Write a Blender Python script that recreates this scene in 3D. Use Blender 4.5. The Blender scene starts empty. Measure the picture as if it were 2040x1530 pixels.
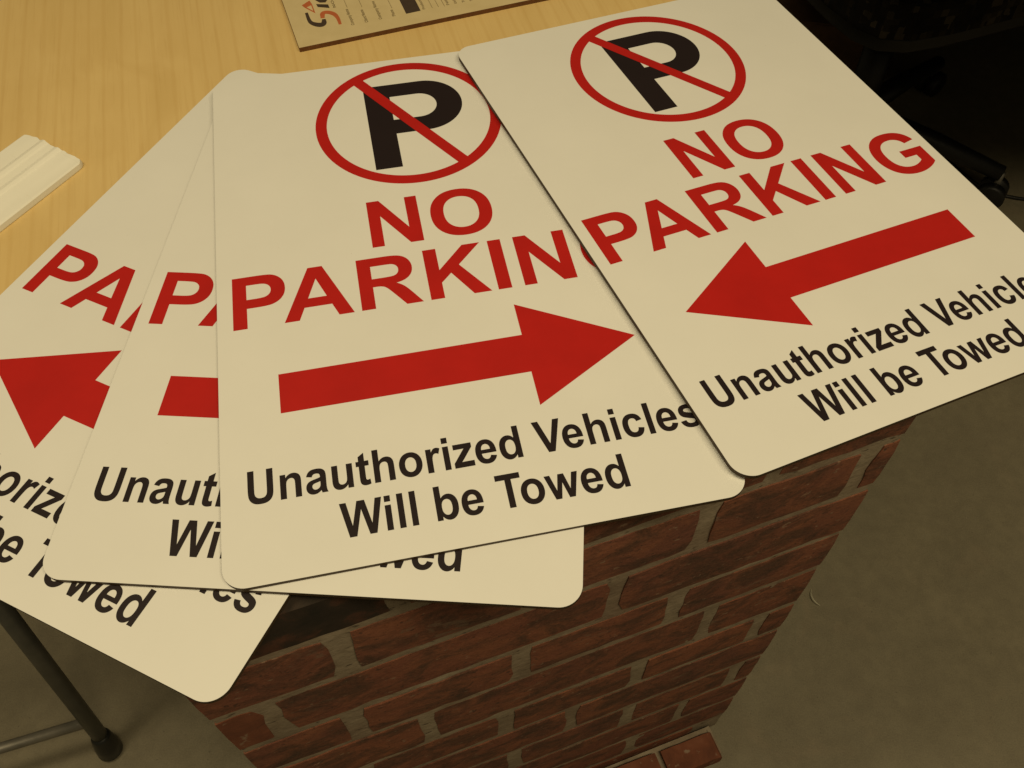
import bpy, bmesh, math, random
from mathutils import Vector, Matrix
from mathutils import noise as mnoise
random.seed(11)
rad = math.radians
scene = bpy.context.scene
COL = scene.collection

# ------------------------------------------------------------------ camera
CAM_H, PITCH, ROLL = 0.4831, rad(54.693), rad(0.6987)
cam_d = bpy.data.cameras.new('camera')
cam = bpy.data.objects.new('camera', cam_d)
COL.objects.link(cam)
fw = Vector((0, math.cos(PITCH), -math.sin(PITCH)))
up = Vector((0, math.sin(PITCH), math.cos(PITCH)))
rt = Vector((1, 0, 0))
cr, sr = math.cos(ROLL), math.sin(ROLL)
R = rt * cr - up * sr
U = rt * sr + up * cr
cam.matrix_world = Matrix(((R.x, U.x, -fw.x, 0), (R.y, U.y, -fw.y, 0), (R.z, U.z, -fw.z, CAM_H), (0, 0, 0, 1)))
cam_d.sensor_width = 36.0
cam_d.lens = 36.0 * 1811.8 / 2040.0
cam_d.clip_start = 0.02
cam_d.clip_end = 60
scene.camera = cam

# ------------------------------------------------------------------ world, lamps, exposure
world = bpy.data.worlds.new('World')
scene.world = world
world.use_nodes = True
bg = world.node_tree.nodes['Background']
bg.inputs['Color'].default_value = (1.0, 0.82, 0.47, 1)
bg.inputs['Strength'].default_value = 0.09

def lamp(name, loc, target, sx, sy, watts):
    d = bpy.data.lights.new(name, 'AREA')
    d.shape = 'RECTANGLE'; d.size = sx; d.size_y = sy
    d.energy = watts; d.color = (1.0, 0.82, 0.485)
    o = bpy.data.objects.new(name, d); COL.objects.link(o)
    o.location = loc
    o.rotation_euler = (Vector(target) - Vector(loc)).to_track_quat('-Z', 'Y').to_euler()
    return o
lamp('ceiling_lamp_left', (-0.75, 0.22, 1.75), (-0.50, 0.36, 0), 0.3, 1.0, 12.2)
lamp('ceiling_lamp_front', (0.65, -0.32, 1.75), (0.55, 0.02, 0), 1.2, 0.3, 21.0)

vs = scene.view_settings
vs.view_transform = 'Standard'
vs.look = 'None'
vs.exposure = 0.0
vs.gamma = 1.0
vs.use_curve_mapping = False

# ------------------------------------------------------------------ helpers
def obj(name, mesh, mats, parent=None, loc=None, rot=None):
    o = bpy.data.objects.new(name, mesh)
    COL.objects.link(o)
    if not isinstance(mats, (list, tuple)): mats = [mats]
    for m in mats:
        if m.name not in [x.name for x in mesh.materials if x]: mesh.materials.append(m)
    if parent: o.parent = parent
    if loc is not None: o.location = loc
    if rot is not None: o.rotation_euler = rot
    return o

def empty(name, loc=(0, 0, 0), rot=(0, 0, 0)):
    o = bpy.data.objects.new(name, None)
    o.empty_display_size = 0.05
    COL.objects.link(o); o.location = loc; o.rotation_euler = rot
    return o

def tag(o, label=None, cat=None, group=None, kind=None):
    for k, v in (('label', label), ('category', cat), ('group', group), ('kind', kind)):
        if v: o[k] = v
    return o

def bm_mesh(bm, name, smooth=False):
    me = bpy.data.meshes.new(name)
    bmesh.ops.recalc_face_normals(bm, faces=bm.faces)
    bm.to_mesh(me); bm.free()
    if smooth:
        for p in me.polygons: p.use_smooth = True
    return me

def prism(name, pts, z0, z1, side_mat=None, bevel=0.0):
    """closed prism over outline pts; side faces get material index side_mat"""
    bm = bmesh.new()
    b = [bm.verts.new((x, y, z0)) for x, y in pts]
    t = [bm.verts.new((x, y, z1)) for x, y in pts]
    n = len(pts)
    bm.faces.new(t); bm.faces.new(list(reversed(b)))
    for i in range(n):
        f = bm.faces.new((b[i], b[(i + 1) % n], t[(i + 1) % n], t[i]))
        if side_mat is not None: f.material_index = side_mat
    if bevel:
        es = [e for e in bm.edges if abs(e.verts[0].co.z - e.verts[1].co.z) < 1e-7]
        bmesh.ops.bevel(bm, geom=es, offset=bevel, segments=2, affect='EDGES', material=-1)
    return bm_mesh(bm, name)

def tube(name, pts, r, n=16, smooth=True, cap=True):
    """tube along a polyline, r may be a list"""
    bm = bmesh.new(); rings = []
    P = [Vector(p) for p in pts]
    for i, p in enumerate(P):
        d = (P[min(i + 1, len(P) - 1)] - P[max(i - 1, 0)]).normalized()
        a = d.orthogonal().normalized() if i == 0 else (prev - d * prev.dot(d)).normalized()
        prev = a; b = d.cross(a)
        rr = r[i] if isinstance(r, (list, tuple)) else r
        rings.append([bm.verts.new(p + (a * math.cos(2 * math.pi * k / n) + b * math.sin(2 * math.pi * k / n)) * rr) for k in range(n)])
    for i in range(len(rings) - 1):
        for k in range(n):
            bm.faces.new((rings[i][k], rings[i][(k + 1) % n], rings[i + 1][(k + 1) % n], rings[i + 1][k]))
    if cap:
        bm.faces.new(list(reversed(rings[0]))); bm.faces.new(rings[-1])
    return bm_mesh(bm, name, smooth)

def box(name, x0, x1, y0, y1, z0, z1, bevel=0.0, seg=2):
    bm = bmesh.new()
    bmesh.ops.create_cube(bm, size=1)
    for v in bm.verts:
        v.co = Vector((x0 + (v.co.x + .5) * (x1 - x0), y0 + (v.co.y + .5) * (y1 - y0), z0 + (v.co.z + .5) * (z1 - z0)))
    if bevel: bmesh.ops.bevel(bm, geom=bm.edges[:], offset=bevel, segments=seg, affect='EDGES')
    return bm_mesh(bm, name)

def rounded(w, h, r, n=12):
    out = []
    for cx, cy, a0 in ((w - r, r, -90), (w - r, h - r, 0), (r, h - r, 90), (r, r, 180)):
        for k in range(n + 1):
            a = rad(a0 + 90 * k / n)
            out.append((cx + r * math.cos(a), cy + r * math.sin(a)))
    return out

# ------------------------------------------------------------------ materials
class NT:
    def __init__(s, name, rough=0.5, spec=0.5):
        s.m = bpy.data.materials.new(name); s.m.use_nodes = True
        s.t = s.m.node_tree; s.b = s.t.nodes['Principled BSDF']
        s.b.inputs['Roughness'].default_value = rough
        s.b.inputs['Specular IOR Level'].default_value = spec
    def n(s, typ, **kw):
        x = s.t.nodes.new(typ)
        for k, v in kw.items():
            if k in x.inputs.keys() and not hasattr(x, k): x.inputs[k].default_value = v
            else:
                try: setattr(x, k, v)
                except Exception: x.inputs[k].default_value = v
        return x
    def l(s, a, b): s.t.links.new(a, b)
    def coord(s, scale=(1, 1, 1), rot=(0, 0, 0), kind='Object', world=False):
        if world:
            g = s.n('ShaderNodeNewGeometry'); src = g.outputs['Position']
        else:
            g = s.n('ShaderNodeTexCoord'); src = g.outputs[kind]
        if any(rot):
            ro = s.n('ShaderNodeMapping'); ro.inputs['Rotation'].default_value = rot
            s.l(src, ro.inputs['Vector']); src = ro.outputs['Vector']
        mp = s.n('ShaderNodeMapping'); mp.inputs['Scale'].default_value = scale
        s.l(src, mp.inputs['Vector']); return mp.outputs['Vector']
    def noise(s, vec, scale, detail=4, rough=.55, dist=0):
        x = s.n('ShaderNodeTexNoise'); x.inputs['Scale'].default_value = scale; x.inputs['Detail'].default_value = detail
        x.inputs['Roughness'].default_value = rough; x.inputs['Distortion'].default_value = dist
        if vec is not None: s.l(vec, x.inputs['Vector'])
        return x.outputs['Fac']
    def ramp(s, fac, stops):
        x = s.n('ShaderNodeValToRGB'); e = x.color_ramp.elements
        while len(e) < len(stops): e.new(0.5)
        for q, (p, c) in zip(e, stops):
            q.position = p; q.color = (c if isinstance(c, (tuple, list)) else (c, c, c)) + (1,) if not (isinstance(c, tuple) and len(c) == 4) else c
        s.l(fac, x.inputs['Fac']); return x.outputs['Color']
    def mix(s, fac, a, b, mode='MIX'):
        x = s.n('ShaderNodeMix'); x.data_type = 'RGBA'; x.blend_type = mode
        for sock, v in ((x.inputs[0], fac), (x.inputs[6], a), (x.inputs[7], b)):
            if isinstance(v, (int, float)): sock.default_value = v
            elif isinstance(v, tuple): sock.default_value = v + (1,) if len(v) == 3 else v
            else: s.l(v, sock)
        return x.outputs[2]
    def bump(s, fac, strength=.2, dist=.001):
        x = s.n('ShaderNodeBump'); x.inputs['Strength'].default_value = strength; x.inputs['Distance'].default_value = dist
        s.l(fac, x.inputs['Height']); s.l(x.outputs['Normal'], s.b.inputs['Normal'])
    def color(s, c):
        if isinstance(c, tuple): s.b.inputs['Base Color'].default_value = c + (1,)
        else: s.l(c, s.b.inputs['Base Color'])
    def rough(s, c): s.l(c, s.b.inputs['Roughness'])

def m_plain(name, c, rough=.5, spec=.5, var=.06, scale=60, bump=.0):
    q = NT(name, rough, spec); v = q.coord()
    f = q.noise(v, scale, 5)
    lo = tuple(x * (1 - var) for x in c); hi = tuple(min(1, x * (1 + var)) for x in c)
    q.color(q.ramp(f, [(.3, lo), (.7, hi)]))
    if bump: q.bump(f, bump, .0005)
    return q.m

def m_sign_white():
    q = NT('sign_white_coating', .5, .4); v = q.coord()
    f = q.noise(v, 9, 6, .6)
    c = q.ramp(f, [(.3, (.775, .772, .755)), (.7, (.81, .806, .79))])
    # few pale scuffs
    sc = q.noise(q.coord((1, 9, 1), (0, 0, .7)), 26, 3)
    c = q.mix(q.ramp(sc, [(.70, 0.0), (.78, .12)]), c, (.70, .69, .66))
    # tiny specks of dust
    dn = q.noise(v, 420, 1)
    c = q.mix(q.ramp(dn, [(.80, 0.0), (.84, .35)]), c, (.42, .38, .32))
    q.color(c)
    g = q.noise(v, 700, 2)
    q.rough(q.ramp(f, [(.3, .40), (.7, .50)]))
    q.bump(g, .05, .0002)
    return q.m

def m_vinyl(name, c, rough=.5):
    q = NT(name, rough, .22); v = q.coord()
    f = q.noise(v, 30, 5)
    q.color(q.ramp(f, [(.3, tuple(x * .94 for x in c)), (.7, tuple(min(1, x * 1.06) for x in c))]))
    q.bump(q.noise(v, 600, 2), .05, .0002)
    return q.m

def m_maple():
    q = NT('maple_laminate', .38, .45)
    g = rad(-14.7)
    v = q.coord((1, 1, 1), (0, 0, g), world=True)
    vg = q.coord((34, 2.0, 1), (0, 0, g), world=True)
    warp = q.noise(v, 3.2, 3, .5)
    vv = q.n('ShaderNodeVectorMath'); vv.operation = 'ADD'
    q.l(vg, vv.inputs[0])
    sc = q.n('ShaderNodeVectorMath'); sc.operation = 'SCALE'; sc.inputs['Scale'].default_value = 5.0
    q.l(warp, sc.inputs[0]); q.l(sc.outputs[0], vv.inputs[1])
    band = q.noise(vv.outputs[0], 1.0, 5, .6, .3)
    c = q.ramp(band, [(.25, (.68, .485, .200)), (.5, (.72, .52, .225)), (.75, (.76, .56, .25))])
    # fine dark pores along the grain
    pores = q.noise(q.coord((420, 14, 1), (0, 0, g), world=True), 1.0, 3, .6)
    c = q.mix(q.ramp(pores, [(.53, 0.0), (.70, .22)]), c, (.52, .33, .12))
    cath = q.n('ShaderNodeTexWave'); cath.wave_type = 'BANDS'; cath.bands_direction = 'X'; cath.inputs['Scale'].default_value = 1.1
    cath.inputs['Distortion'].default_value = 5; cath.inputs['Detail'].default_value = 2; cath.inputs['Detail Scale'].default_value = .6
    q.l(q.coord((20, 1.1, 1), (0, 0, g), world=True), cath.inputs['Vector'])
    c = q.mix(q.ramp(cath.outputs['Fac'], [(.80, 0.0), (1.0, .16)]), c, (.52, .31, .085))
    blot = q.noise(v, 7, 4)
    c = q.mix(q.ramp(blot, [(.35, 0.0), (.75, .22)]), c, (.62, .41, .13))
    q.color(c)
    q.rough(q.ramp(blot, [(.3, .34), (.7, .44)]))
    q.bump(pores, .04, .0003)
    return q.m

def m_floor():
    q = NT('sealed_concrete', .55, .35); v = q.coord(world=True)
    a = q.noise(v, 2.3, 6, .6, .4); b = q.noise(v, 11, 6, .65)
    c = q.ramp(a, [(.3, (.185, .165, .118)), (.52, (.245, .216, .150)), (.75, (.315, .275, .190))])
    c = q.mix(q.ramp(b, [(.38, 0.0), (.66, .5)]), c, (.15, .13, .09))
    st = q.noise(q.coord((1, 1, 1), (0, 0, .6), world=True), 5.5, 4, .6, 1.2)
    c = q.mix(q.ramp(st, [(.60, 0.0), (.72, .35)]), c, (.31, .235, .16))
    sp = q.noise(v, 190, 2)
    c = q.mix(q.ramp(sp, [(.70, 0.0), (.74, .7)]), c, (.06, .05, .038))
    sp2 = q.noise(q.coord((1.3, 1, 1), (0, 0, 1.1), world=True), 160, 1)
    c = q.mix(q.ramp(sp2, [(.80, 0.0), (.83, .6)]), c, (.6, .55, .42))
    mid = q.noise(v, 46, 6, .72)
    c = q.mix(q.ramp(mid, [(.40, 0.0), (.64, .42)]), c, (.13, .112, .078))
    vo = q.n('ShaderNodeTexVoronoi'); vo.inputs['Scale'].default_value = 12
    q.l(v, vo.inputs['Vector'])
    c = q.mix(q.ramp(vo.outputs['Distance'], [(.016, .7), (.030, 0.0)]), c, (.055, .046, .034))
    vo2 = q.n('ShaderNodeTexVoronoi'); vo2.inputs['Scale'].default_value = 9
    q.l(q.coord((1, 1, 1), (0, 0, .9), world=True), vo2.inputs['Vector'])
    c = q.mix(q.ramp(vo2.outputs['Distance'], [(.018, .8), (.030, 0.0)]), c, (.55, .50, .38))
    fine = q.noise(v, 520, 3)
    c = q.mix(.32, c, q.ramp(fine, [(.2, (.12, .105, .075)), (.8, (.37, .325, .225))]))
    q.color(c)
    q.rough(q.ramp(b, [(.3, .42), (.7, .68)]))
    q.bump(q.noise(v, 260, 4), .18, .0008)
    return q.m

def m_brick():
    q = NT('old_red_brick', .88, .25)
    info = q.n('ShaderNodeObjectInfo')
    co = q.n('ShaderNodeTexCoord').outputs['Object']
    off = q.n('ShaderNodeVectorMath'); off.operation = 'SCALE'; off.inputs[0].default_value = (31.7, 17.3, 9.1)
    q.l(info.outputs['Random'], off.inputs['Scale'])
    ad = q.n('ShaderNodeVectorMath'); ad.operation = 'ADD'; q.l(co, ad.inputs[0]); q.l(off.outputs[0], ad.inputs[1])
    def mp(scale, rot=(0, 0, 0)):
        m = q.n('ShaderNodeMapping'); m.inputs['Scale'].default_value = scale; m.inputs['Rotation'].default_value = rot
        q.l(ad.outputs[0], m.inputs['Vector']); return m.outputs['Vector']
    base = q.ramp(info.outputs['Random'], [(0, (.19, .072, .048)), (.2, (.25, .090, .054)), (.4, (.20, .076, .054)), (.6, (.285, .105, .058)), (.8, (.22, .078, .050)), (1, (.175, .072, .052))])
    n1 = q.noise(mp((1, 1, 1.35)), 17, 6, .65, .6)
    c = q.mix(q.ramp(n1, [(.42, 0.0), (.66, .8)]), base, (.32, .122, .064))
    n2 = q.noise(mp((1, 1, 1.5), (0, .3, 0)), 21, 6, .7, .7)
    c = q.mix(q.ramp(n2, [(.46, 0.0), (.57, .6), (.68, .95)]), c, (.046, .036, .027))
    n3 = q.noise(mp((1, 1, 1.6), (0, -.15, 0)), 44, 5, .7, .4)
    c = q.mix(q.ramp(n3, [(.52, 0.0), (.72, .55)]), c, (.095, .044, .032))
    grime = q.noise(mp((1, 1, 1.1)), 90, 5, .7)
    c = q.mix(q.ramp(grime, [(.56, 0.0), (.75, .45)]), c, (.11, .052, .038))
    ch = q.noise(mp((1, 1, 1.6)), 110, 3, .6)
    c = q.mix(q.ramp(ch, [(.66, 0.0), (.72, .8)]), c, (.34, .24, .17))
    pit = q.noise(mp((1, 1, 1.2)), 170, 3, .6)
    c = q.mix(q.ramp(pit, [(.62, 0.0), (.68, .8)]), c, (.045, .030, .024))
    sm = q.noise(mp((1, 1, 1.6)), 23, 4, .7, .5)
    c = q.mix(q.ramp(sm, [(.62, 0.0), (.69, .6)]), c, (.22, .165, .12))
    fine = q.noise(mp((1, 1, 1)), 420, 3)
    c = q.mix(.22, c, q.ramp(fine, [(.3, (.09, .035, .025)), (.7, (.30, .14, .09))]))
    q.color(c)
    q.bump(grime, .6, .002)
    return q.m

def m_dark_brick():
    q = NT('very_dark_brick', .9, .2); v = q.coord()
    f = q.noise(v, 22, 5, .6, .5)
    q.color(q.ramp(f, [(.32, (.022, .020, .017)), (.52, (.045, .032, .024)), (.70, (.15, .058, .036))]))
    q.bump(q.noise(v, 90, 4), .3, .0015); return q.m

def m_orange_brick():
    q = NT('orange_brick', .88, .25); v = q.coord()
    f = q.noise(v, 30, 6, .65, .4)
    c = q.ramp(f, [(.3, (.12, .046, .029)), (.55, (.20, .072, .040)), (.75, (.25, .10, .058))])
    c = q.mix(q.ramp(q.noise(v, 75, 3), [(.62, 0.0), (.70, .75)]), c, (.34, .26, .19))
    q.color(c); q.bump(q.noise(v, 110, 4), .4, .0015); return q.m

def m_mortar():
    q = NT('weathered_mortar', .92, .2); v = q.coord()
    f = q.noise(v, 24, 6, .65)
    c = q.ramp(f, [(.28, (.20, .155, .112)), (.5, (.295, .24, .175)), (.72, (.41, .345, .26))])
    g = q.noise(q.coord((1, 1, 2.5)), 85, 4, .6)
    c = q.mix(q.ramp(g, [(.60, 0.0), (.70, .85)]), c, (.05, .036, .026))
    pk = q.noise(v, 7, 3)
    c = q.mix(q.ramp(pk, [(.45, 0.0), (.7, .55)]), c, (.19, .115, .082))
    q.color(c); q.bump(q.noise(v, 210, 4), .5, .0015); return q.m

def m_hardboard():
    q = NT('tan_form_paper', .6, .3); v = q.coord()
    f = q.noise(v, 60, 5, .6)
    c = q.ramp(f, [(.3, (.585, .475, .265)), (.7, (.64, .525, .305))])
    q.color(c); return q.m

def m_strip():
    q = NT('cream_plastic', .42, .4); v = q.coord()
    f = q.noise(q.coord((.3, 1, 1)), 30, 4)
    c = q.ramp(f, [(.3, (.84, .82, .73)), (.7, (.92, .90, .82))])
    c = q.mix(q.ramp(q.noise(q.coord((6, 1, 1)), 60, 3), [(.62, 0.0), (.75, .12)]), c, (.62, .57, .44))
    q.color(c); return q.m

def m_metal():
    q = NT('grey_painted_steel', .42, .5); v = q.coord()
    f = q.noise(v, 35, 5)
    q.color(q.ramp(f, [(.3, (.10, .102, .094)), (.7, (.14, .138, .124))]))
    q.b.inputs['Metallic'].default_value = .35
    q.bump(q.noise(v, 300, 2), .06, .0003); return q.m

def m_chrome():
    q = NT('worn_steel_bar', .5, .5); v = q.coord()
    f = q.noise(v, 40, 5)
    q.color(q.ramp(f, [(.3, (.20, .19, .165)), (.7, (.29, .27, .235))]))
    q.b.inputs['Metallic'].default_value = .6; return q.m

def m_fabric():
    q = NT('patterned_upholstery', .95, .1)
    v = q.coord((1, 1.35, 1), (0, 0, .3))
    vo = q.n('ShaderNodeTexVoronoi'); vo.distance = 'CHEBYCHEV'; vo.inputs['Scale'].default_value = 85; vo.inputs['Randomness'].default_value = .45
    q.l(v, vo.inputs['Vector'])
    sepc = q.n('ShaderNodeSeparateColor'); q.l(vo.outputs['Color'], sepc.inputs[0])
    c = q.ramp(sepc.outputs[0], [(.0, (.012, .012, .013)), (.55, (.018, .015, .013)), (.78, (.030, .025, .019)), (.92, (.065, .055, .040))])
    q.color(c); q.bump(q.noise(q.coord(), 700, 2), .3, .0008); return q.m

M_white = m_sign_white()
M_core = m_plain('sign_core_edge', (.052, .031, .013), .6, .3, .25, 300)
M_red = m_vinyl('red_vinyl', (.47, .013, .010))
M_black = m_vinyl('black_vinyl', (.017, .0105, .012))
M_maple = m_maple()
M_band = m_plain('maple_edge_band', (.60, .41, .17), .45, .4, .08, 40)
M_floor = m_floor()
M_brick = m_brick(); M_dark_brick = m_dark_brick(); M_orange = m_orange_brick(); M_mortar = m_mortar()
M_form = m_hardboard()
M_formside = m_plain('hardboard_edge', (.155, .068, .026), .8, .2, .2, 200, .2)
M_ink = m_plain('faded_black_ink', (.060, .040, .028), .6, .3, .1, 120)
M_grey_ink = m_plain('small_print_ink', (.215, .165, .085), .6, .3, .1, 120)
M_logo_red = m_plain('faded_red_ink', (.47, .125, .045), .6, .3, .08, 120)
M_strip = m_strip()
M_metal = m_metal(); M_chrome = m_chrome()
M_rubber = m_plain('black_rubber', (.014, .014, .013), .32, .5, .2, 120, .1)
M_fabric = m_fabric()
M_blackplastic = m_plain('black_plastic', (.012, .012, .012), .45, .4, .2, 80, .1)
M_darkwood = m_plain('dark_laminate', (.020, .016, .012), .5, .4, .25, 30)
M_shaving = m_plain('pale_shaving', (.50, .47, .36), .6, .3, .1, 200)
M_box = m_plain('brown_cardboard', (.13, .075, .04), .8, .2, .15, 60)

# ------------------------------------------------------------------ setting
FLOOR = -0.80
fl = obj('floor', box('floor', -4, 5, -3, 6, FLOOR - .1, FLOOR), M_floor)
tag(fl, kind='structure')

# ------------------------------------------------------------------ table
def round_poly(pts, radii, n=8):
    out = []
    m = len(pts)
    for i in range(m):
        p0, p, p1 = Vector(pts[i - 1]), Vector(pts[i]), Vector(pts[(i + 1) % m])
        r = radii[i] if isinstance(radii, (list, tuple)) else radii
        a = (p0 - p).normalized(); b = (p1 - p).normalized()
        ang = a.angle(b); d = r / math.tan(ang / 2)
        c = p + (a + b).normalized() * (r / math.sin(ang / 2))
        s = p + a * d - c; e = p + b * d - c
        a0 = math.atan2(s.y, s.x); a1 = math.atan2(e.y, e.x)
        da = (a1 - a0 + math.pi) % (2 * math.pi) - math.pi
        for k in range(n + 1):
            t = a0 + da * k / n
            out.append((c.x + r * math.cos(t), c.y + r * math.sin(t)))
    return out

PANG = rad(19.7)
PE = Vector((math.cos(PANG), math.sin(PANG), 0)); PN = Vector((math.sin(PANG), -math.cos(PANG), 0))
P0 = Vector((0.2721, 0.3331, 0))
PANEL_T = 0.030
table = empty('table', (0.0, 0.75, FLOOR))
tag(table, 'pale maple table under the fan of four no parking signs', 'table')
def tloc(x, y, z): return (x - 0.0, y - 0.75, z - FLOOR)
fr = P0 - PN * (PANEL_T + .012)
fl_ = fr - PE * 0.490
frr = fr + PE * 0.098
tpts = [(fl_.x, fl_.y), (frr.x, frr.y), (0.040, 1.21), (-0.95, 1.35), (-0.95, 0.70)]
tp = [(x, y - 0.75) for x, y in round_poly(tpts, [.02, .035, .05, .05, .05])]
top = obj('tabletop', prism('tabletop', tp, -FLOOR - .0006 - .028, -FLOOR, 1, .0012), [M_maple, M_band], table)
def leg(x, y):
    l = obj('leg', tube('leg', [tloc(x, y, FLOOR + .012), tloc(x, y, -.029)], .021, 20), M_metal, table)
    obj('rubber_foot', tube('rubber_foot', [tloc(x, y, FLOOR), tloc(x, y, FLOOR + .004), tloc(x, y, FLOOR + .03)], [.022, .026, .024], 20), M_rubber, l)
for x, y in ((-.02, .40), (.26, .48), (0.0, 1.10), (-.80, 1.15)): leg(x, y)

# ------------------------------------------------------------------ brick panel in front of the table
K = 1.055
def zk(z0): return CAM_H + (z0 - CAM_H) * K
LINES = [zk(z) for z in (-.029, -.098, -.171, -.238, -.317, -.383, -.459, -.531, -.607, -.680)]
LEFT = -0.474 * K
panel = empty('brick_panel', (P0.x, P0.y, FLOOR), (0, 0, PANG))
tag(panel, 'red brick panel with pale mortar standing below the front edge of the table', 'brick panel')
# local: x along the panel (negative to the left), y into the table, z up from the floor
PTOP = -.004 - FLOOR
def mortar_sheet(name, x0, x1, z0, z1, y, depth, nx, nz, amp, seed):
    bm = bmesh.new(); grid = []
    for j in range(nz + 1):
        row = []
        for i in range(nx + 1):
            x = x0 + (x1 - x0) * i / nx; z = z0 + (z1 - z0) * j / nz
            d = mnoise.noise(Vector((x * 60, z * 60, seed))) * amp + mnoise.noise(Vector((x * 190, z * 190, seed + 5))) * amp * .5
            row.append(bm.verts.new((x, y + d, z)))
        grid.append(row)
    for j in range(nz):
        for i in range(nx):
            bm.faces.new((grid[j][i], grid[j][i + 1], grid[j + 1][i + 1], grid[j + 1][i]))
    # solid back and sides
    ring = [grid[0][i] for i in range(nx + 1)] + [grid[j][nx] for j in range(1, nz + 1)] + [grid[nz][i] for i in range(nx - 1, -1, -1)] + [grid[j][0] for j in range(nz - 1, 0, -1)]
    back = [bm.verts.new((v.co.x, y + depth, v.co.z)) for v in ring]
    for i in range(len(ring)):
        k = (i + 1) % len(ring)
        bm.faces.new((ring[i], back[i], back[k], ring[k]))
    bm.faces.new(back)
    return bm_mesh(bm, name, False)
obj('mortar', mortar_sheet('mortar', LEFT + .001, -.001, .004, PTOP - .001, .0014, PANEL_T - .004, 150, 210, .0005, 3.1), M_mortar, panel)

def brick_mesh(w, h, d, seed, rough=.0019, nx=14, nz=4, cut=(False, False)):
    """one weathered brick centred on its front face; x width, z height, y depth (front at y=0); cut ends are straight"""
    bm = bmesh.new(); front = []
    nx = max(5, int(w / .014))
    for j in range(nz + 1):
        row = []
        for i in range(nx + 1):
            fx = i / nx; fz = j / nz
            x = (fx - .5) * w; z = (fz - .5) * h
            s = Vector((x * 55 + seed * 7.3, z * 55, seed * 3.7))
            bx = mnoise.noise(s) * rough * 1.7; bz = (mnoise.noise(s + Vector((9, 4, 2))) + .6 * mnoise.noise(s * 2.3 + Vector((1, 7, 2)))) * rough
            end = (i == 0 and cut[0]) or (i == nx and cut[1])
            if end: bx = 0
            y = mnoise.noise(s * 1.1 + Vector((3, 8, 1))) * .0006
            if (i in (0, nx) and not end) or j in (0, nz): y += .0007
            if i in (0, nx) and not end and j in (0, nz):
                k = .4 + .8 * abs(mnoise.noise(s + Vector((5, 5, 5))))
                x -= math.copysign(.0028 * k, x); z -= math.copysign(.0014 * k, z)
            row.append(bm.verts.new((x + bx, y, z + bz)))
        front.append(row)
    for j in range(nz):
        for i in range(nx):
            bm.faces.new((front[j][i], front[j][i + 1], front[j + 1][i + 1], front[j + 1][i]))
    ring = [front[0][i] for i in range(nx + 1)] + [front[j][nx] for j in range(1, nz + 1)] + [front[nz][i] for i in range(nx - 1, -1, -1)] + [front[j][0] for j in range(nz - 1, 0, -1)]
    back = [bm.verts.new((v.co.x, d, v.co.z)) for v in ring]
    for i in range(len(ring)):
        k = (i + 1) % len(ring); bm.faces.new((ring[i], back[i], back[k], ring[k]))
    bm.faces.new(back)
    return bm_mesh(bm, 'brick', False)

MG = .0062     # half a mortar joint
JOINTS = {0: [-.10, -.345], 1: [-.021, -.140, -.262, -.385], 2: [-.198, -.442], 3: [-.003, -.140, -.269, -.397], 4: [-.099, -.348], 5: [-.033, -.156, -.283, -.410],
          6: [-.217, -.462], 7: [-.026, -.150, -.275, -.399], 8: [-.078, -.325], 9: [-.001, -.130, -.256, -.381], 10: [-.035, -.19, -.43]}
zs = [PTOP + .010 - 0] + [z - FLOOR for z in LINES] + [FLOOR * 0 + .020]
nb = 0
for r in range(11):
    zt, zb = zs[r], zs[r + 1]
    js = sorted([0.0] + [j * K for j in JOINTS[r] if LEFT < j * K < -.012] + [LEFT])
    for a, b in zip(js[:-1], js[1:]):
        if r == 10 and abs(b) < 1e-6: continue
        ga = 0 if a == LEFT else MG * (1.25 if r in (1, 3, 5, 7, 9) else 1.0)
        gb = 0 if b == 0.0 else MG * (1.25 if r in (1, 3, 5, 7, 9) else 1.0)
        x0, x1 = a + ga, b - gb
        if x1 - x0 < .006: continue
        top_gap = -.0005 if r == 0 else MG * .84
        z0, z1 = zb + (MG * .84), zt - top_gap - (.010 if r == 0 else 0)
        if r == 10: z0 = zb
        mat = M_brick
        if r == 0 and b < -.3: mat = M_dark_brick  # top-row brick at the left end, much darker than the rest
        if r == 2 and a == LEFT: mat = M_orange
        if r == 10 and b > -.12: mat = M_orange
        nb += 1
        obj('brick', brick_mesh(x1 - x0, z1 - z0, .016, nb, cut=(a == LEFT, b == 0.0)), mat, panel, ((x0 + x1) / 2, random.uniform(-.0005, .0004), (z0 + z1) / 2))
# footing course lying on the floor in front of the panel
obj('footing_bed', mortar_sheet('footing_bed', LEFT + .004, -.016, .0, .026, -.038, .037, 90, 6, .0012, 8.2), M_mortar, panel)
fx = [-.012, -.098, -.205, -.300, -.405, LEFT + .004]
for i in range(5):
    x0, x1 = fx[i + 1] + .004, fx[i] - .004
    nb += 1
    o = obj('footing_brick', brick_mesh(x1 - x0, .034 + random.uniform(-.003, .003), .034, nb, .0038), M_orange, panel, ((x0 + x1) / 2, -.042 + random.uniform(-.004, .004), .021 + random.uniform(-.001, .001)))

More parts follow.
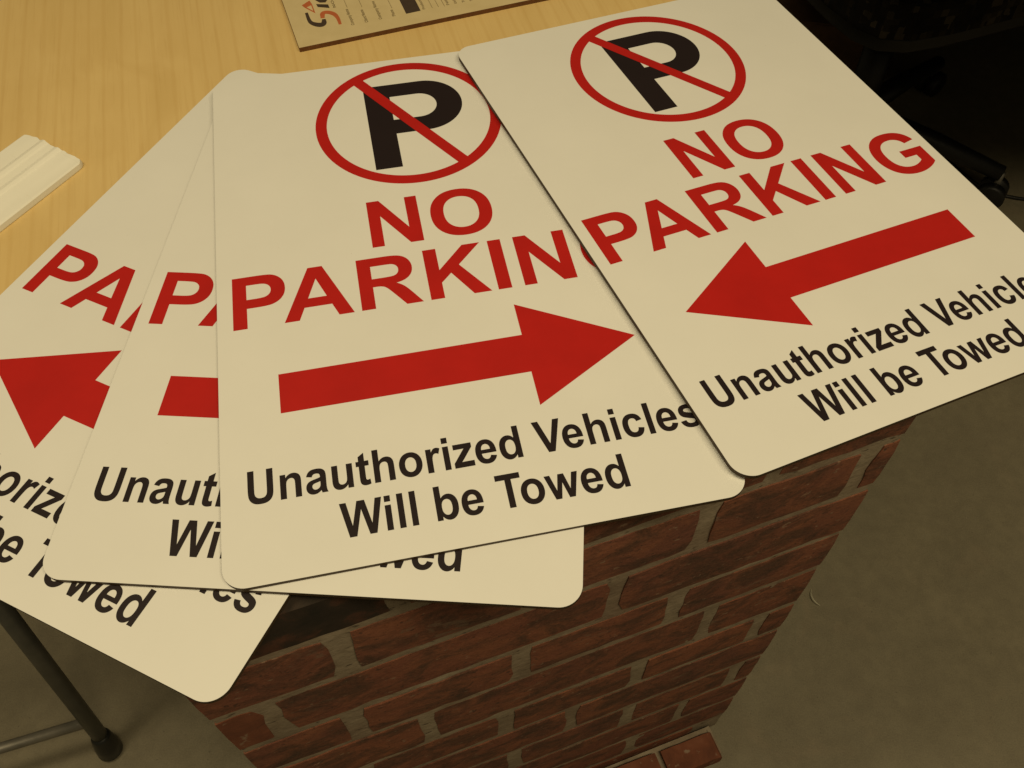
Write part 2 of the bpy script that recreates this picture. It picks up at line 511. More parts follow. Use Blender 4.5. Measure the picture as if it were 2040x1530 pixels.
# ------------------------------------------------------------------ lettering outlines (units of 2048 per em, 'q' marks a curve control point)
def _c(s):
    out = []
    for w in s.split():
        off = w[0] == 'q'
        x, y = w[1:].split(',') if off else w.split(',')
        out.append((float(x), float(y), off))
    return out
GL = {
'A': (1479, ["1471,0 1149,0 1021,333 435,333 314,0 0,0 571,1466 884,1466", "926,580 724,1124 526,580"]),
'G': (1593, ["830,539 830,786 1468,786 1468,202 q1375,112 1198,43 q1022,-25 841,-25 q611,-25 440,71 q269,168 183,347 q97,527 97,738 q97,967 193,1145 q289,1323 474,1418 q615,1491 825,1491 q1098,1491 1251,1376 q1405,1262 1449,1060 1155,1005 q1124,1113 1038,1175 q953,1238 825,1238 q631,1238 516,1115 q402,992 402,750 q402,489 518,358 q634,228 822,228 q915,228 1008,264 q1102,301 1169,353 1169,539"]),
'I': (569, ["140,0 140,1466 436,1466 436,0"]),
'K': (1479, ["153,0 153,1466 449,1466 449,815 1047,1466 1445,1466 893,895 1475,0 1092,0 689,688 449,443 449,0"]),
'N': (1479, ["152,0 152,1466 440,1466 1040,487 1040,1466 1315,1466 1315,0 1018,0 427,956 427,0"]),
'O': (1593, ["89,724 q89,948 156,1100 q206,1212 292,1301 q379,1390 482,1433 q619,1491 798,1491 q1122,1491 1316,1290 q1511,1089 1511,731 q1511,376 1318,175 q1125,-25 802,-25 q475,-25 282,174 q89,374 89,724", "394,734 q394,485 509,356 q624,228 801,228 q978,228 1091,355 q1205,483 1205,738 q1205,990 1094,1114 q984,1238 801,1238 q618,1238 506,1112 q394,987 394,734"]),
'P': (1366, ["149,0 149,1466 624,1466 q894,1466 976,1444 q1102,1411 1187,1300 q1272,1190 1272,1015 q1272,880 1223,788 q1174,696 1098,643 q1023,591 945,574 q839,553 638,553 445,553 445,0", "445,1218 445,802 607,802 q782,802 841,825 q900,848 933,897 q967,946 967,1011 q967,1091 920,1143 q873,1195 801,1208 q748,1218 588,1218"]),
'R': (1479, ["150,0 150,1466 773,1466 q1008,1466 1114,1426 q1221,1387 1285,1286 q1349,1185 1349,1055 q1349,890 1252,782 q1155,675 962,647 q1058,591 1120,524 q1183,457 1289,286 1468,0 1114,0 900,319 q786,490 744,534 q702,579 655,595 q608,612 506,612 446,612 446,0", "446,846 665,846 q878,846 931,864 q984,882 1014,926 q1044,970 1044,1036 q1044,1110 1004,1155 q965,1201 893,1213 q857,1218 677,1218 446,1218"]),
'U': (1479, ["147,1466 443,1466 443,672 q443,483 454,427 q473,337 544,282 q616,228 740,228 q866,228 930,279 q994,331 1007,406 q1020,481 1020,655 1020,1466 1316,1466 1316,696 q1316,432 1292,323 q1268,214 1203,139 q1139,64 1031,19 q923,-25 749,-25 q539,-25 430,23 q322,72 259,149 q196,227 176,312 q147,438 147,684"]),
'V': (1366, ["523,0 -1,1466 320,1466 691,381 1050,1466 1364,1466 839,0"]),
'W': (1933, ["362,0 12,1466 315,1466 536,459 804,1466 1156,1466 1413,442 1638,1466 1936,1466 1580,0 1266,0 974,1096 683,0"]),
'T': (1251, ["478,0 478,1218 43,1218 43,1466 1208,1466 1208,1218 774,1218 774,0"]),
'C': (1479, ["1088,539 1375,448 q1309,208 1155,91 q1002,-25 766,-25 q474,-25 286,174 q98,374 98,720 q98,1086 287,1288 q476,1491 784,1491 q1053,1491 1221,1332 q1321,1238 1371,1062 1078,992 q1052,1106 969,1172 q887,1238 769,1238 q606,1238 504,1121 q403,1004 403,742 q403,464 503,346 q603,228 763,228 q881,228 966,303 q1051,378 1088,539"]),
'a': (1139, ["357,738 102,784 q145,938 250,1012 q355,1086 562,1086 q750,1086 842,1041 q934,997 971,928 q1009,860 1009,677 1006,349 q1006,209 1019,142 q1033,76 1070,0 792,0 q781,28 765,83 755,116 q683,46 601,11 q519,-24 426,-24 q262,-24 167,65 q73,154 73,290 q73,380 116,450 q159,521 236,558 q314,596 460,624 q657,661 733,693 733,721 q733,802 693,836 q653,871 542,871 q467,871 425,841 q383,812 357,738", "733,510 q679,492 562,467 q445,442 409,418 q354,379 354,319 q354,260 398,217 q442,174 510,174 q586,174 655,224 q706,262 722,317 q733,353 733,454"]),
'b': (1251, ["134,0 134,1466 415,1466 415,938 q545,1086 723,1086 q917,1086 1044,945 q1171,805 1171,542 q1171,270 1041,123 q912,-24 727,-24 q636,-24 547,21 q459,67 395,156 395,0", "413,554 q413,389 465,310 q538,198 659,198 q752,198 817,277 q883,357 883,528 q883,710 817,790 q751,871 648,871 q547,871 480,792 q413,714 413,554"]),
'c': (1139, ["1073,748 796,698 q782,781 732,823 q683,865 604,865 q499,865 436,792 q374,720 374,550 q374,361 437,283 q501,205 608,205 q688,205 739,250 q790,296 811,407 1087,360 q1044,170 922,73 q800,-24 595,-24 q362,-24 223,123 q85,270 85,530 q85,793 224,939 q363,1086 600,1086 q794,1086 908,1002 q1023,919 1073,748"]),
'd': (1251, ["1121,0 860,0 860,156 q795,65 706,20 q618,-24 528,-24 q345,-24 214,123 q84,271 84,535 q84,805 211,945 q338,1086 532,1086 q710,1086 840,938 840,1466 1121,1466", "371,554 q371,384 418,308 q486,198 608,198 q705,198 773,280 q841,363 841,527 q841,710 775,790 q709,871 606,871 q506,871 438,791 q371,712 371,554"]),
'e': (1139, ["762,338 1042,291 q988,137 871,56 q755,-24 580,-24 q303,-24 170,157 q65,302 65,523 q65,787 203,936 q341,1086 552,1086 q789,1086 926,929 q1063,773 1057,450 353,450 q356,325 421,255 q486,186 583,186 q649,186 694,222 q739,258 762,338", "778,622 q775,744 715,807 q655,871 569,871 q477,871 417,804 q357,737 358,622"]),
'h': (1251, ["427,1466 427,927 q563,1086 752,1086 q849,1086 927,1050 q1005,1014 1044,958 q1084,902 1098,834 q1113,766 1113,623 1113,0 832,0 832,561 q832,728 816,773 q800,818 759,844 q719,871 658,871 q588,871 533,837 q478,803 452,734 q427,666 427,532 427,0 146,0 146,1466"]),
'i': (569, ["147,1206 147,1466 428,1466 428,1206", "147,0 147,1062 428,1062 428,0"]),
'l': (569, ["147,0 147,1466 428,1466 428,0"]),
'm': (1821, ["126,1062 385,1062 385,917 q524,1086 716,1086 q818,1086 893,1044 q968,1002 1016,917 q1086,1002 1167,1044 q1248,1086 1340,1086 q1457,1086 1538,1038 q1619,991 1659,899 1688,679 1688,0 1407,0 1407,607 q1407,765 1378,811 q1339,871 1258,871 q1199,871 1147,835 q1095,799 1072,729 1049,510 1049,0 768,0 768,582 q768,735 753,779 q738,824 707,847 q676,871 622,871 q557,871 505,836 q453,801 430,735 407,517 407,0 126,0"]),
'n': (1251, ["1114,0 833,0 833,542 q833,714 815,764 q797,815 756,843 q716,871 659,871 q586,871 528,831 q470,791 448,725 q427,659 427,481 427,0 146,0 146,1062 407,1062 407,906 q546,1086 757,1086 q850,1086 927,1052 q1004,1019 1043,967 q1083,915 1098,849 q1114,783 1114,660"]),
'o': (1251, ["82,546 q82,686 151,817 q220,948 346,1017 q473,1086 629,1086 q870,1086 1024,929 q1178,773 1178,534 q1178,293 1022,134 q867,-24 631,-24 q485,-24 352,42 q220,108 151,235 q82,363 82,546", "370,531 q370,373 445,289 q520,205 630,205 q740,205 814,289 q889,373 889,533 q889,689 814,773 q740,857 630,857 q520,857 445,773 q370,689 370,531"]),
'p': (1251, ["139,1062 401,1062 401,906 q452,986 539,1036 q626,1086 732,1086 q917,1086 1046,941 q1175,796 1175,537 q1175,271 1045,123 q915,-24 730,-24 q642,-24 570,11 q499,46 420,131 420,-404 139,-404", "417,549 q417,370 488,284 q559,199 661,199 q759,199 824,277 q889,356 889,535 q889,702 822,783 q755,864 656,864 q553,864 485,784 q417,705 417,549"]),
'r': (797, ["416,0 135,0 135,1062 396,1062 396,911 q463,1018 516,1052 q570,1086 638,1086 q734,1086 823,1033 736,788 q665,834 604,834 q545,834 504,801 q463,769 439,684 q416,599 416,328"]),
's': (1139, ["48,303 330,346 q348,264 403,221 q458,179 557,179 q666,179 721,219 q758,247 758,294 q758,326 738,347 q717,367 644,384 q304,459 213,521 q87,607 87,760 q87,898 196,992 q305,1086 534,1086 q752,1086 858,1015 q964,944 1004,805 739,756 q722,818 674,851 q627,884 539,884 q428,884 380,853 q348,831 348,796 q348,766 376,745 q414,717 638,666 q863,615 952,541 q1040,466 1040,332 q1040,186 918,81 q796,-24 557,-24 q340,-24 213,64 q87,152 48,303"]),
't': (682, ["634,1062 634,838 442,838 442,410 q442,280 447,258 q453,237 472,223 q492,209 520,209 q559,209 633,236 657,18 q559,-24 435,-24 q359,-24 298,1 q237,27 208,67 q180,108 169,177 q160,226 160,375 160,838 31,838 31,1062 160,1062 160,1273 442,1437 442,1062"]),
'u': (1251, ["847,0 847,159 q789,74 694,25 q600,-24 495,-24 q388,-24 303,23 q218,70 180,155 q142,240 142,390 142,1062 423,1062 423,574 q423,350 438,299 q454,249 495,219 q536,190 599,190 q671,190 728,229 q785,269 806,327 q827,386 827,614 827,1062 1108,1062 1108,0"]),
'w': (1593, ["344,0 8,1062 281,1062 480,366 663,1062 934,1062 1111,366 1314,1062 1591,1062 1250,0 980,0 797,683 617,0"]),
'y': (1139, ["14,1062 313,1062 567,308 815,1062 1106,1062 731,40 664,-145 q627,-238 593,-287 q560,-336 516,-366 q473,-397 409,-414 q346,-431 266,-431 q185,-431 107,-414 82,-194 q148,-207 201,-207 q299,-207 346,-149 q393,-92 418,-3"]),
'z': (1024, ["32,0 32,219 430,676 q528,788 575,835 q526,832 446,831 71,829 71,1062 950,1062 950,863 544,395 401,240 q518,247 546,247 981,247 981,0"]),
' ': (569, []),
}
KERN = {'PA': -152, 'Ve': -113, 'To': -222, 'Wi': -37}
def flatten(c, steps=7):
    pts = _c(c); n = len(pts); out = []
    i = 0
    while i < n:
        x, y, off = pts[i]
        if not off: out.append((x, y)); i += 1; continue
        ax, ay = out[-1]; bx, by, _ = pts[(i + 1) % n]
        for k in range(1, steps):
            t = k / steps
            out.append(((1 - t) ** 2 * ax + 2 * t * (1 - t) * x + t * t * bx, (1 - t) ** 2 * ay + 2 * t * (1 - t) * y + t * t * by))
        i += 1
    if len(out) > 1 and abs(out[0][0] - out[-1][0]) + abs(out[0][1] - out[-1][1]) < .5: out.pop()
    return out
def text_contours(s, x, y, sx, sy):
    out = []
    for i, ch in enumerate(s):
        adv, cs = GL[ch]
        for c in cs: out.append([(x + px * sx, y + py * sy) for px, py in flatten(c)])
        x += (adv + KERN.get(s[i:i + 2], 0)) * sx
    return out
def text_width(s):
    return sum(GL[c][0] for c in s) + sum(KERN.get(s[i:i + 2], 0) for i in range(len(s)))
def filled(name, contours, z0, z1):
    """solid flat lettering from outlines (even-odd fill), z0..z1"""
    cu = bpy.data.curves.new(name, 'CURVE'); cu.dimensions = '2D'; cu.fill_mode = 'BOTH'
    cu.extrude = (z1 - z0) / 2
    for c in contours:
        sp = cu.splines.new('POLY'); sp.points.add(len(c) - 1)
        for p, (x, y) in zip(sp.points, c): p.co = (x, y, 0, 1)
        sp.use_cyclic_u = True
    tmp = bpy.data.objects.new('tmp', cu); COL.objects.link(tmp)
    me = bpy.data.meshes.new_from_object(tmp.evaluated_get(bpy.context.evaluated_depsgraph_get()))
    bpy.data.objects.remove(tmp); bpy.data.curves.remove(cu)
    me.name = name
    me.transform(Matrix.Translation((0, 0, (z0 + z1) / 2)))
    me.materials.clear()
    return me

# ------------------------------------------------------------------ the four signs
SW, SH, ST = .3048, .4572, .0034
mm = .001
Z0, Z1 = -.00020, .00010
def arc(cx, cy, r, a0, a1, n=40):
    return [(cx + r * math.cos(rad(a0 + (a1 - a0) * k / n)), cy + r * math.sin(rad(a0 + (a1 - a0) * k / n))) for k in range(n + 1)]
def ring_contours():
    cx, cy, ro, ri, hw = 152.7, 375.0, 74.1, 65.3, 4.65
    ang = math.degrees(math.atan2(-109.6, 69.2))     # slash direction
    half = math.degrees(math.asin(hw / ri))
    o = arc(cx, cy, ro, 0, 360, 128)[:-1]
    # two half-moon windows left by the slash
    w1 = arc(cx, cy, ri, ang + half, ang + 180 - half, 64)
    w2 = arc(cx, cy, ri, ang + 180 + half, ang + 360 - half, 64)
    return [[(x * mm, y * mm) for x, y in c] for c in (o, w1, w2)]
def letter_p():
    o = [(120.5, 321.1), (141.1, 321.1), (141.1, 360.2), (167.2, 360.2)] + arc(167.2, 391.4, 31.2, -90, 90, 30)[1:] + [(120.5, 422.6)]
    i = [(141.0, 377.2), (141.0, 406.6), (163.0, 406.6)] + arc(163.0, 391.9, 14.7, 90, -90, 24)[1:]
    return [[(x * mm, y * mm) for x, y in c] for c in (o, i)]
ARROW = [(37.0, 111.3), (196.5, 111.3), (196.5, 84.8), (269.6, 126.6), (196.6, 168.6), (196.6, 141.8), (37.0, 141.8)]
UN = 'Unauthorized Vehicles'; WI = 'Will be Towed'
sxu = (258.1 - 14.9) / (text_width('Unauthorized Vehic')) ; sxw = (236.5 - 66.7) / (text_width(WI) - 12 - 130)
ME = {
 'board': prism('sign_board', rounded(SW, SH, .0137), -ST, 0, 1),
 'ring': filled('prohibition_ring', ring_contours(), Z0, .00022),
 'p': filled('letter_p', letter_p(), Z0, Z1),
 'no': filled('no_lettering', text_contours('NO', 104.0 * mm, 240.6 * mm, .03186 * mm, .03186 * mm), Z0, Z1),
 'parking': filled('parking_lettering', text_contours('PARKING', 4.85 * mm, 183.8 * mm, .03186 * mm, .03186 * mm), Z0, Z1),
 'un': filled('unauthorized_lettering', text_contours(UN, (14.9 - 147 * sxu) * mm, 50.2 * mm, sxu * mm, .01555 * mm), Z0, Z1),
 'wi': filled('towed_lettering', text_contours(WI, (66.7 - 12 * sxw) * mm, 17.9 * mm, sxw * mm, .01545 * mm), Z0, Z1),
 'right': filled('arrow', [[(x * mm, y * mm) for x, y in ARROW]], Z0, Z1),
 'left': filled('arrow', [[((305.9 - x) * mm, y * mm) for x, y in ARROW]], Z0, Z1),
}
# thin skins: the outer 0.3 mm of the edge is the white coat
def sign(x, y, th, z0, zx, zy, dx, dy, way, label):
    ex = Vector((math.cos(th), math.sin(th), zx)).normalized()
    ey = Vector((-math.sin(th), math.cos(th), zy)); ey = (ey - ex * ey.dot(ex)).normalized()
    ez = ex.cross(ey)
    root = empty('parking_sign')
    root.matrix_world = Matrix(((ex.x, ey.x, ez.x, x), (ex.y, ey.y, ez.y, y), (ex.z, ey.z, ez.z, z0), (0, 0, 0, 1)))
    tag(root, label, 'sign', 'no parking signs fanned out on the table')
    obj('sign_board', ME['board'], [M_white, M_core], root)
    off = (dx, dy, 0)
    sym = obj('prohibition_ring', ME['ring'], M_red, root, off)
    obj('letter_p', ME['p'], M_black, sym)
    obj('lettering', ME['no'], M_red, root, off)
    obj('lettering', ME['parking'], M_red, root, off)
    obj('arrow', ME[way], M_red, root, off)
    obj('lettering', ME['un'], M_black, root, off)
    obj('lettering', ME['wi'], M_black, root, off)
    return root
sign(-.43036, .26557, -.44230, .0033, .0020, -.0003, -.00011, -.00026, 'left',
     'leftmost and lowest no parking sign, tilted most, its red arrow pointing left')
sign(-.26726, .20755, -.07212, .0078, .0033, .0011, -.00016, -.00017, 'right',
     'no parking sign second from left, mostly covered, only the tail of its arrow showing')
sign(-.16024, .19625, .18927, .01135, .0001, .0006, .00092, .00105, 'right',
     'no parking sign in the middle with its whole red arrow pointing right')
sign(.13221, .25725, .39988, .0186, -.0465, -.0018, -.00065, -.00062, 'left',
     'rightmost and topmost no parking sign with its whole red arrow pointing left')

# ------------------------------------------------------------------ form board at the back of the table
BANG = rad(18.8)
BT = .0042
form = empty('order_form_board', (-.18280, .70237, 0.0003), (0, 0, BANG))
tag(form, 'tan printed order form board with black and red logo lying behind the signs', 'form board')
obj('board', prism('form_board', [(0, 0), (.281, 0), (.281, .216), (0, .216)], 0, BT, 1), [M_form, M_formside], form)
def stroke(pts, widths):
    """outline of a variable width stroke"""
    L, Rr = [], []
    P = [Vector(p) for p in pts]
    for i, p in enumerate(P):
        d = (P[min(i + 1, len(P) - 1)] - P[max(i - 1, 0)]).normalized(); n = Vector((-d.y, d.x)) * widths[i] / 2
        L.append(p + n); Rr.append(p - n)
    return [(q.x * mm, q.y * mm) for q in L + Rr[::-1]]
def smooth(pts, n=6):
    out = []; m = len(pts)
    for i in range(m - 1):
        p0, p1, p2, p3 = (pts[max(0, i - 1)], pts[i], pts[i + 1], pts[min(m - 1, i + 2)])
        for k in range(n):
            t = k / n
            out.append(tuple(.5 * ((2 * p1[j]) + (-p0[j] + p2[j]) * t + (2 * p0[j] - 5 * p1[j] + 4 * p2[j] - p3[j]) * t * t + (-p0[j] + 3 * p1[j] - 3 * p2[j] + p3[j]) * t ** 3) for j in range(len(p1))))
    out.append(pts[-1]); return out
def spline_stroke(pw):
    q = smooth(pw); return stroke([(a, b) for a, b, c in q], [c for a, b, c in q])
logo = obj('logo', filled('logo_black', [
    spline_stroke([(17.0, 50.2, 2.6), (17.2, 36.0, 3.6), (20.8, 30.0, 5.4), (25.6, 27.4, 6.6), (28.6, 29.4, 5.0), (29.8, 35.0, 3.2)])], -.0001, .00012), M_ink, form, (0, 0, BT))
obj('logo_bar', filled('logo_bar', [[(x * mm, y * mm) for x, y in ((28.3, 60.7), (38.5, 56.4), (38.6, 50.4), (28.7, 55.7))]], -.0001, .00012), M_ink, logo)
obj('logo_bar', filled('logo_bar', [[(x * mm, y * mm) for x, y in ((28.9, 74.0), (39.2, 71.0), (39.4, 63.8), (37.0, 60.5), (32.0, 61.9), (29.0, 67.0))],
    [(x * mm, y * mm) for x, y in ((31.5, 71.0), (36.5, 69.5), (36.4, 65.8), (32.0, 67.5))]], -.0001, .00012), M_ink, logo)
obj('logo_curve', filled('logo_curve', [spline_stroke([(29.2, 37.0, 3.6), (30.8, 44.0, 4.6), (35.0, 44.6, 5.0), (40.0, 40.0, 4.6), (42.0, 33.0, 3.4), (42.0, 22.2, 2.6)])], -.0001, .00012), M_logo_red, logo)
obj('logo_triangle', filled('logo_triangle', [[(x * mm, y * mm) for x, y in ((15.5, 63.2), (23.7, 68.4), (24.7, 62.0), (24.6, 46.6), (17.3, 58.6))],
    [(x * mm, y * mm) for x, y in ((18.9, 58.6), (23.6, 50.8), (23.6, 60.6))]], -.0001, .00012), M_logo_red, logo)
def form_text(s, a, b0, b1, mat=M_grey_ink, h=None):
    """text reading away from the viewer, its tops to the left"""
    w = text_width(s); sc = (b1 - b0) / w; sh = sc if h is None else h / 1466
    cs = text_contours(s, 0, 0, sc, sh)
    cs = [[((a - y) * mm, (b0 + x) * mm) for x, y in c] for c in cs]
    obj('small_print', filled('small_print', cs, -.0001, .0001), mat, form, (0, 0, BT))
form_text('Company Name', 54.0, 17.0, 43.6, h=3.0)
form_text('Client Name', 66.6, 16.8, 38.0, h=3.0)
form_text('Company Name', 79.6, 17.2, 47.5, h=3.0)
form_text('Phone', 92.2, 17.6, 28.6, h=3.0)
form_text('Product', 120.6, 18.6, 34.6, h=2.6)
form_text('NO', 44.4, 49.0, 62.0, h=2.6)
form_text('Paid', 143.2, 17.6, 26.6, h=2.6)
form_text('Unit', 150.4, 17.4, 25.0, h=2.6)
form_text('Tel', 158.0, 17.0, 24.0, h=2.6)
form_text('Total', 165.3, 16.6, 27.0, h=2.6)
lines = [(53.9, 45.5, 120), (66.8, 41.8, 120), (79.8, 50, 120), (92.1, 30.5, 120), (127.0, 18.3, 150), (132.7, 17.8, 150), (138.2, 17.0, 150)]
for a, b0, b1 in lines:
    obj('ruled_line', filled('ruled_line', [[((a - .2) * mm, b0 * mm), ((a + .2) * mm, b0 * mm), ((a + .2) * mm, b1 * mm), ((a - .2) * mm, b1 * mm)]], -.0001, .0001), M_grey_ink, form, (0, 0, BT))
obj('black_bar', filled('black_bar', [[(102.0 * mm, 17.6 * mm), (115.7 * mm, 17.8 * mm), (115.9 * mm, 190 * mm), (102.0 * mm, 190 * mm)]], -.0001, .0001), M_ink, form, (0, 0, BT))

# ------------------------------------------------------------------ ribbed cream strip at the left
SANG = math.atan2(.5581 - .4848, -.331 + .376)
strip = empty('ribbed_strip', (-.3335, .5585, 0.0003), (0, 0, SANG + math.pi))
tag(strip, 'cream ribbed plastic strip with rounded corners, left of the signs on the table', 'plastic strip')
prof = [(0, .0008), (.0006, .0040), (.002, .0048), (.0235, .0052), (.0248, .0060), (.0272, .0065), (.0296, .0060), (.0312, .0055), (.0378, .0056), (.0394, .0065), (.0425, .0071), (.0452, .0065), (.0470, .0056), (.0640, .0050), (.0654, .0042), (.066, .0008)]
bm = bmesh.new()
W_, L_ = .066, .30
def end_inset(w, r=.0055):
    d = min(w, W_ - w)
    if d >= r: return 0.0
    return r - math.sqrt(max(0, r * r - (r - d) ** 2))
rows = []
fine = []
for i in range(len(prof) - 1):
    (a, ha), (b, hb) = prof[i], prof[i + 1]
    n = max(1, int((b - a) / .0012))
    for k in range(n): fine.append((a + (b - a) * k / n, ha + (hb - ha) * k / n))
fine.append(prof[-1])
ys = [0, .0009, .003] + [.02 * k for k in range(1, 16)]
for iy, y in enumerate(ys):
    row = []
    for w, hh in fine:
        ins = end_inset(w) * max(0, 1 - y / .02) if y < .02 else 0
        chip = .0011 * mnoise.noise(Vector((w * 260, 1.7, 0))) if iy < 2 else 0
        hz = hh * (.55 if iy == 0 else 1) + .00025 * mnoise.noise(Vector((w * 120, y * 14, 4)))
        row.append(bm.verts.new((y + ins + chip, -(W_ - w) + W_ if False else w, hz)))
    rows.append(row)
for i in range(len(rows) - 1):
    for k in range(len(fine) - 1):
        bm.faces.new((rows[i][k], rows[i][k + 1], rows[i + 1][k + 1], rows[i + 1][k]))
per = [rows[0][k] for k in range(len(fine))] + [rows[i][-1] for i in range(1, len(rows))] + [rows[-1][k] for k in range(len(fine) - 2, -1, -1)] + [rows[i][0] for i in range(len(rows) - 2, 0, -1)]
low = [bm.verts.new((v.co.x, v.co.y, 0)) for v in per]
for i in range(len(per)):
    k = (i + 1) % len(per); bm.faces.new((per[i], low[i], low[k], per[k]))
bm.faces.new(low)
# long axis runs away to the left; width goes back from the near corner
me = bm_mesh(bm, 'ribbed_body', False)
me.transform(Matrix.Scale(-1, 4, (0, 1, 0)))
me.flip_normals()
obj('ribbed_body', me, M_strip, strip)

# ------------------------------------------------------------------ metal stand seen below the leftmost sign
kf = (CAM_H - FLOOR) / (CAM_H + .75)
F1 = Vector((-.5251 * kf, .2990 * kf, FLOOR))
T1 = Vector((-.530, .395, -.20))
stand = empty('metal_stand', F1)
tag(stand, 'grey tubular metal stand with black rubber feet under the leftmost sign', 'stand')
side = Vector((-.957, -.290, 0)).normalized() * .42
def rel(v): return tuple(Vector(v) - F1)
for dv in (Vector((0, 0, 0)), side):
    f, t = F1 + dv, T1 + dv
    d = (t - f).normalized()
    l = obj('leg', tube('leg', [rel(f + d * .012), rel(t)], .0098, 20), M_metal, stand)
    obj('rubber_foot', tube('rubber_foot', [rel(f + Vector((0, 0, .0))), rel(f + Vector((0, 0, .004))), rel(f + d * .022 + Vector((0, 0, .002))), rel(f + d * .045), rel(f + d * .052)], [.0130, .0162, .0155, .0128, .0108], 20), M_rubber, l)
    b = F1 + dv + Vector((-.10, .30, 0))
    l2 = obj('leg', tube('leg', [rel(b + (t - b) * .015), rel(t + Vector((-.003, .012, 0)))], .0112, 20), M_metal, stand)
    obj('rubber_foot', tube('rubber_foot', [rel(b), rel(b + Vector((0, 0, .004))), rel(b + (t - b) * .07)], [.013, .017, .014], 20), M_rubber, l2)
c0 = F1 + (T1 - F1) * .155
obj('crossbar', tube('crossbar', [rel(c0), rel(c0 + side)], .0070, 16), M_chrome, stand)
obj('top_rail', tube('top_rail', [rel(T1 + Vector((.0, .006, .0))), rel(T1 + side + Vector((.0, .006, .0)))], .0112, 20), M_metal, stand)

# ------------------------------------------------------------------ added shade slab and office chair behind on the right
shade_desk = empty('shade_desk', (1.15, 1.75, FLOOR))  # unseen slab added over the chair to keep the floor below dark
tag(shade_desk, 'added unseen black slab with panels shading the floor behind the rightmost sign', 'shade_desk')
def dl(x0, x1, y0, y1, z0, z1, b=.003): return box('p', x0 - 1.15, x1 - 1.15, y0 - 1.75, y1 - 1.75, z0 - FLOOR, z1 - FLOOR, b)
obj('shade_top', dl(.36, 1.95, .885, 2.75, -.055, -.025), M_darkwood, shade_desk)
obj('side_panel', dl(1.915, 1.945, 1.0, 2.7, FLOOR, -.056), M_darkwood, shade_desk)
obj('back_panel', dl(.46, 1.91, 2.50, 2.53, FLOOR, -.056), M_darkwood, shade_desk)
obj('side_panel', dl(.46, .49, 1.75, 2.49, FLOOR, -.056), M_darkwood, shade_desk)

chair = empty('office_chair', (.70, 1.50, FLOOR), (0, 0, rad(20)))
tag(chair, 'dark office chair with speckled upholstery pushed under the added shade slab', 'chair')
def cushion(name, w, d, h, r, z, n=14):
    bm = bmesh.new(); grid = []
    bmesh.ops.create_cube(bm, size=1)
    bmesh.ops.subdivide_edges(bm, edges=bm.edges[:], cuts=6, use_grid_fill=True)
    for v in bm.verts:
        p = v.co * 2
        k = (abs(p.x) ** 5 + abs(p.y) ** 5) ** .2
        mx = max(abs(p.x), abs(p.y), 1e-6)
        s = mx / max(k, 1e-6)
        x, y = p.x * s, p.y * s
        edge = 1 - .28 * max(abs(p.x), abs(p.y)) ** 4
        v.co = Vector((x * w / 2, y * d / 2, z + p.z * h / 2 * edge))
    return bm_mesh(bm, name, True)
obj('seat', cushion('seat', .48, .47, .085, .05, .475), M_fabric, chair)
obj('seat_shell', cushion('seat_shell', .44, .43, .03, .05, .418), M_blackplastic, chair)
obj('backrest', cushion('backrest', .44, .09, .50, .05, .0), M_fabric, chair, (0, .27, .80), (rad(-8), 0, 0))
obj('back_post', tube('back_post', [(0, .10, .40), (0, .27, .41), (0, .335, .48), (0, .325, .70)], .016), M_blackplastic, chair)
obj('column', tube('column', [(0, 0, .09), (0, 0, .25), (0, 0, .25), (0, 0, .41)], [.028, .028, .02, .02]), M_blackplastic, chair)
base = obj('star_base', tube('star_base', [(0, 0, .075), (0, 0, .125)], [.05, .04]), M_blackplastic, chair)
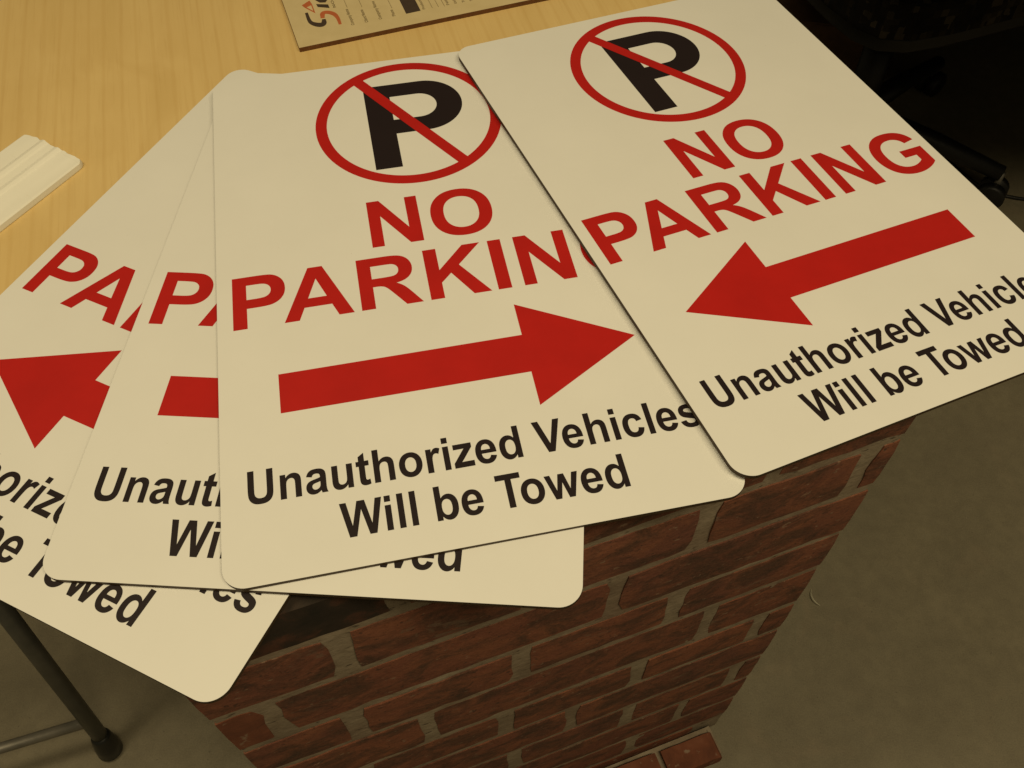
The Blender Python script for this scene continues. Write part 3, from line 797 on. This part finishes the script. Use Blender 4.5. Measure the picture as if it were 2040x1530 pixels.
for k in range(5):
    a = rad(72 * k - 52)
    ca, sa = math.cos(a), math.sin(a)
    obj('base_arm', tube('base_arm', [(.03 * ca, .03 * sa, .100), (.16 * ca, .16 * sa, .092), (.30 * ca, .30 * sa, .074)], [.024, .020, .015]), M_blackplastic, base)
    t = Vector((-sa, ca, 0)); c = Vector((.30 * ca, .30 * sa, .027))
    cs = obj('caster', tube('caster', [c - t * .024, c - t * .021, c - t * .006, c - t * .006, c + t * .006, c + t * .006, c + t * .021, c + t * .024], [.022, .027, .027, .014, .014, .027, .027, .022], 20), M_blackplastic, chair)
    obj('caster_stem', tube('caster_stem', [c + Vector((0, 0, .0)), c + Vector((0, 0, .05))], .006, 10), M_chrome, cs)
cab = obj('power_cable', tube('power_cable', [Vector(p) for p in smooth([(.62, 1.62, FLOOR + .004), (.70, 1.56, FLOOR + .004), (.80, 1.535, FLOOR + .004), (.90, 1.47, FLOOR + .004), (.98, 1.36, FLOOR + .004), (1.15, 1.36, FLOOR + .004), (1.45, 1.55, FLOOR + .004)], 8)], .0035, 10), M_blackplastic)
tag(cab, 'thin dark cable lying on the floor beside the office chair', 'cable')
ct = empty('cardboard_box', (.70, 1.84, FLOOR), (0, 0, rad(-12)))
tag(ct, 'small brown cardboard box on the floor under the added shade slab', 'box')
obj('carton', box('carton', -.11, .11, -.09, .09, 0, .13, .002), M_box, ct)
obj('lid_flap', box('lid_flap', -.108, .108, -.089, -.002, .1305, .1325, .0005), M_box, ct)
obj('lid_flap', box('lid_flap', -.108, .108, .002, .089, .1305, .1325, .0005), M_box, ct)

# ------------------------------------------------------------------ curled shaving on the floor
kz = (CAM_H - FLOOR) / (CAM_H + .749)
pts = [(.4235 * kz, .507 * kz), (.4195 * kz, .500 * kz), (.420 * kz, .491 * kz), (.4245 * kz, .485 * kz), (.430 * kz, .482 * kz)]
bm = bmesh.new(); prev = None
for i, (x, y) in enumerate(smooth(pts, 5)):
    w = .0035 * math.sin(math.pi * (i + .6) / 22)
    q = [bm.verts.new((x, y, FLOOR + .0005)), bm.verts.new((x + .6 * w, y + .2 * w, FLOOR + .0008 + w)), bm.verts.new((x + .6 * w + .0007, y + .2 * w, FLOOR + .0008 + w)), bm.verts.new((x + .0007, y, FLOOR + .0005))]
    if prev:
        for k in range(4): bm.faces.new((prev[k], q[k], q[(k + 1) % 4], prev[(k + 1) % 4]))
    else: bm.faces.new(q)
    prev = q
bm.faces.new(prev[::-1])
sh = obj('shaving', bm_mesh(bm, 'shaving', True), M_shaving)
tag(sh, 'tiny pale curled shaving on the concrete floor right of the brick panel', 'shaving')
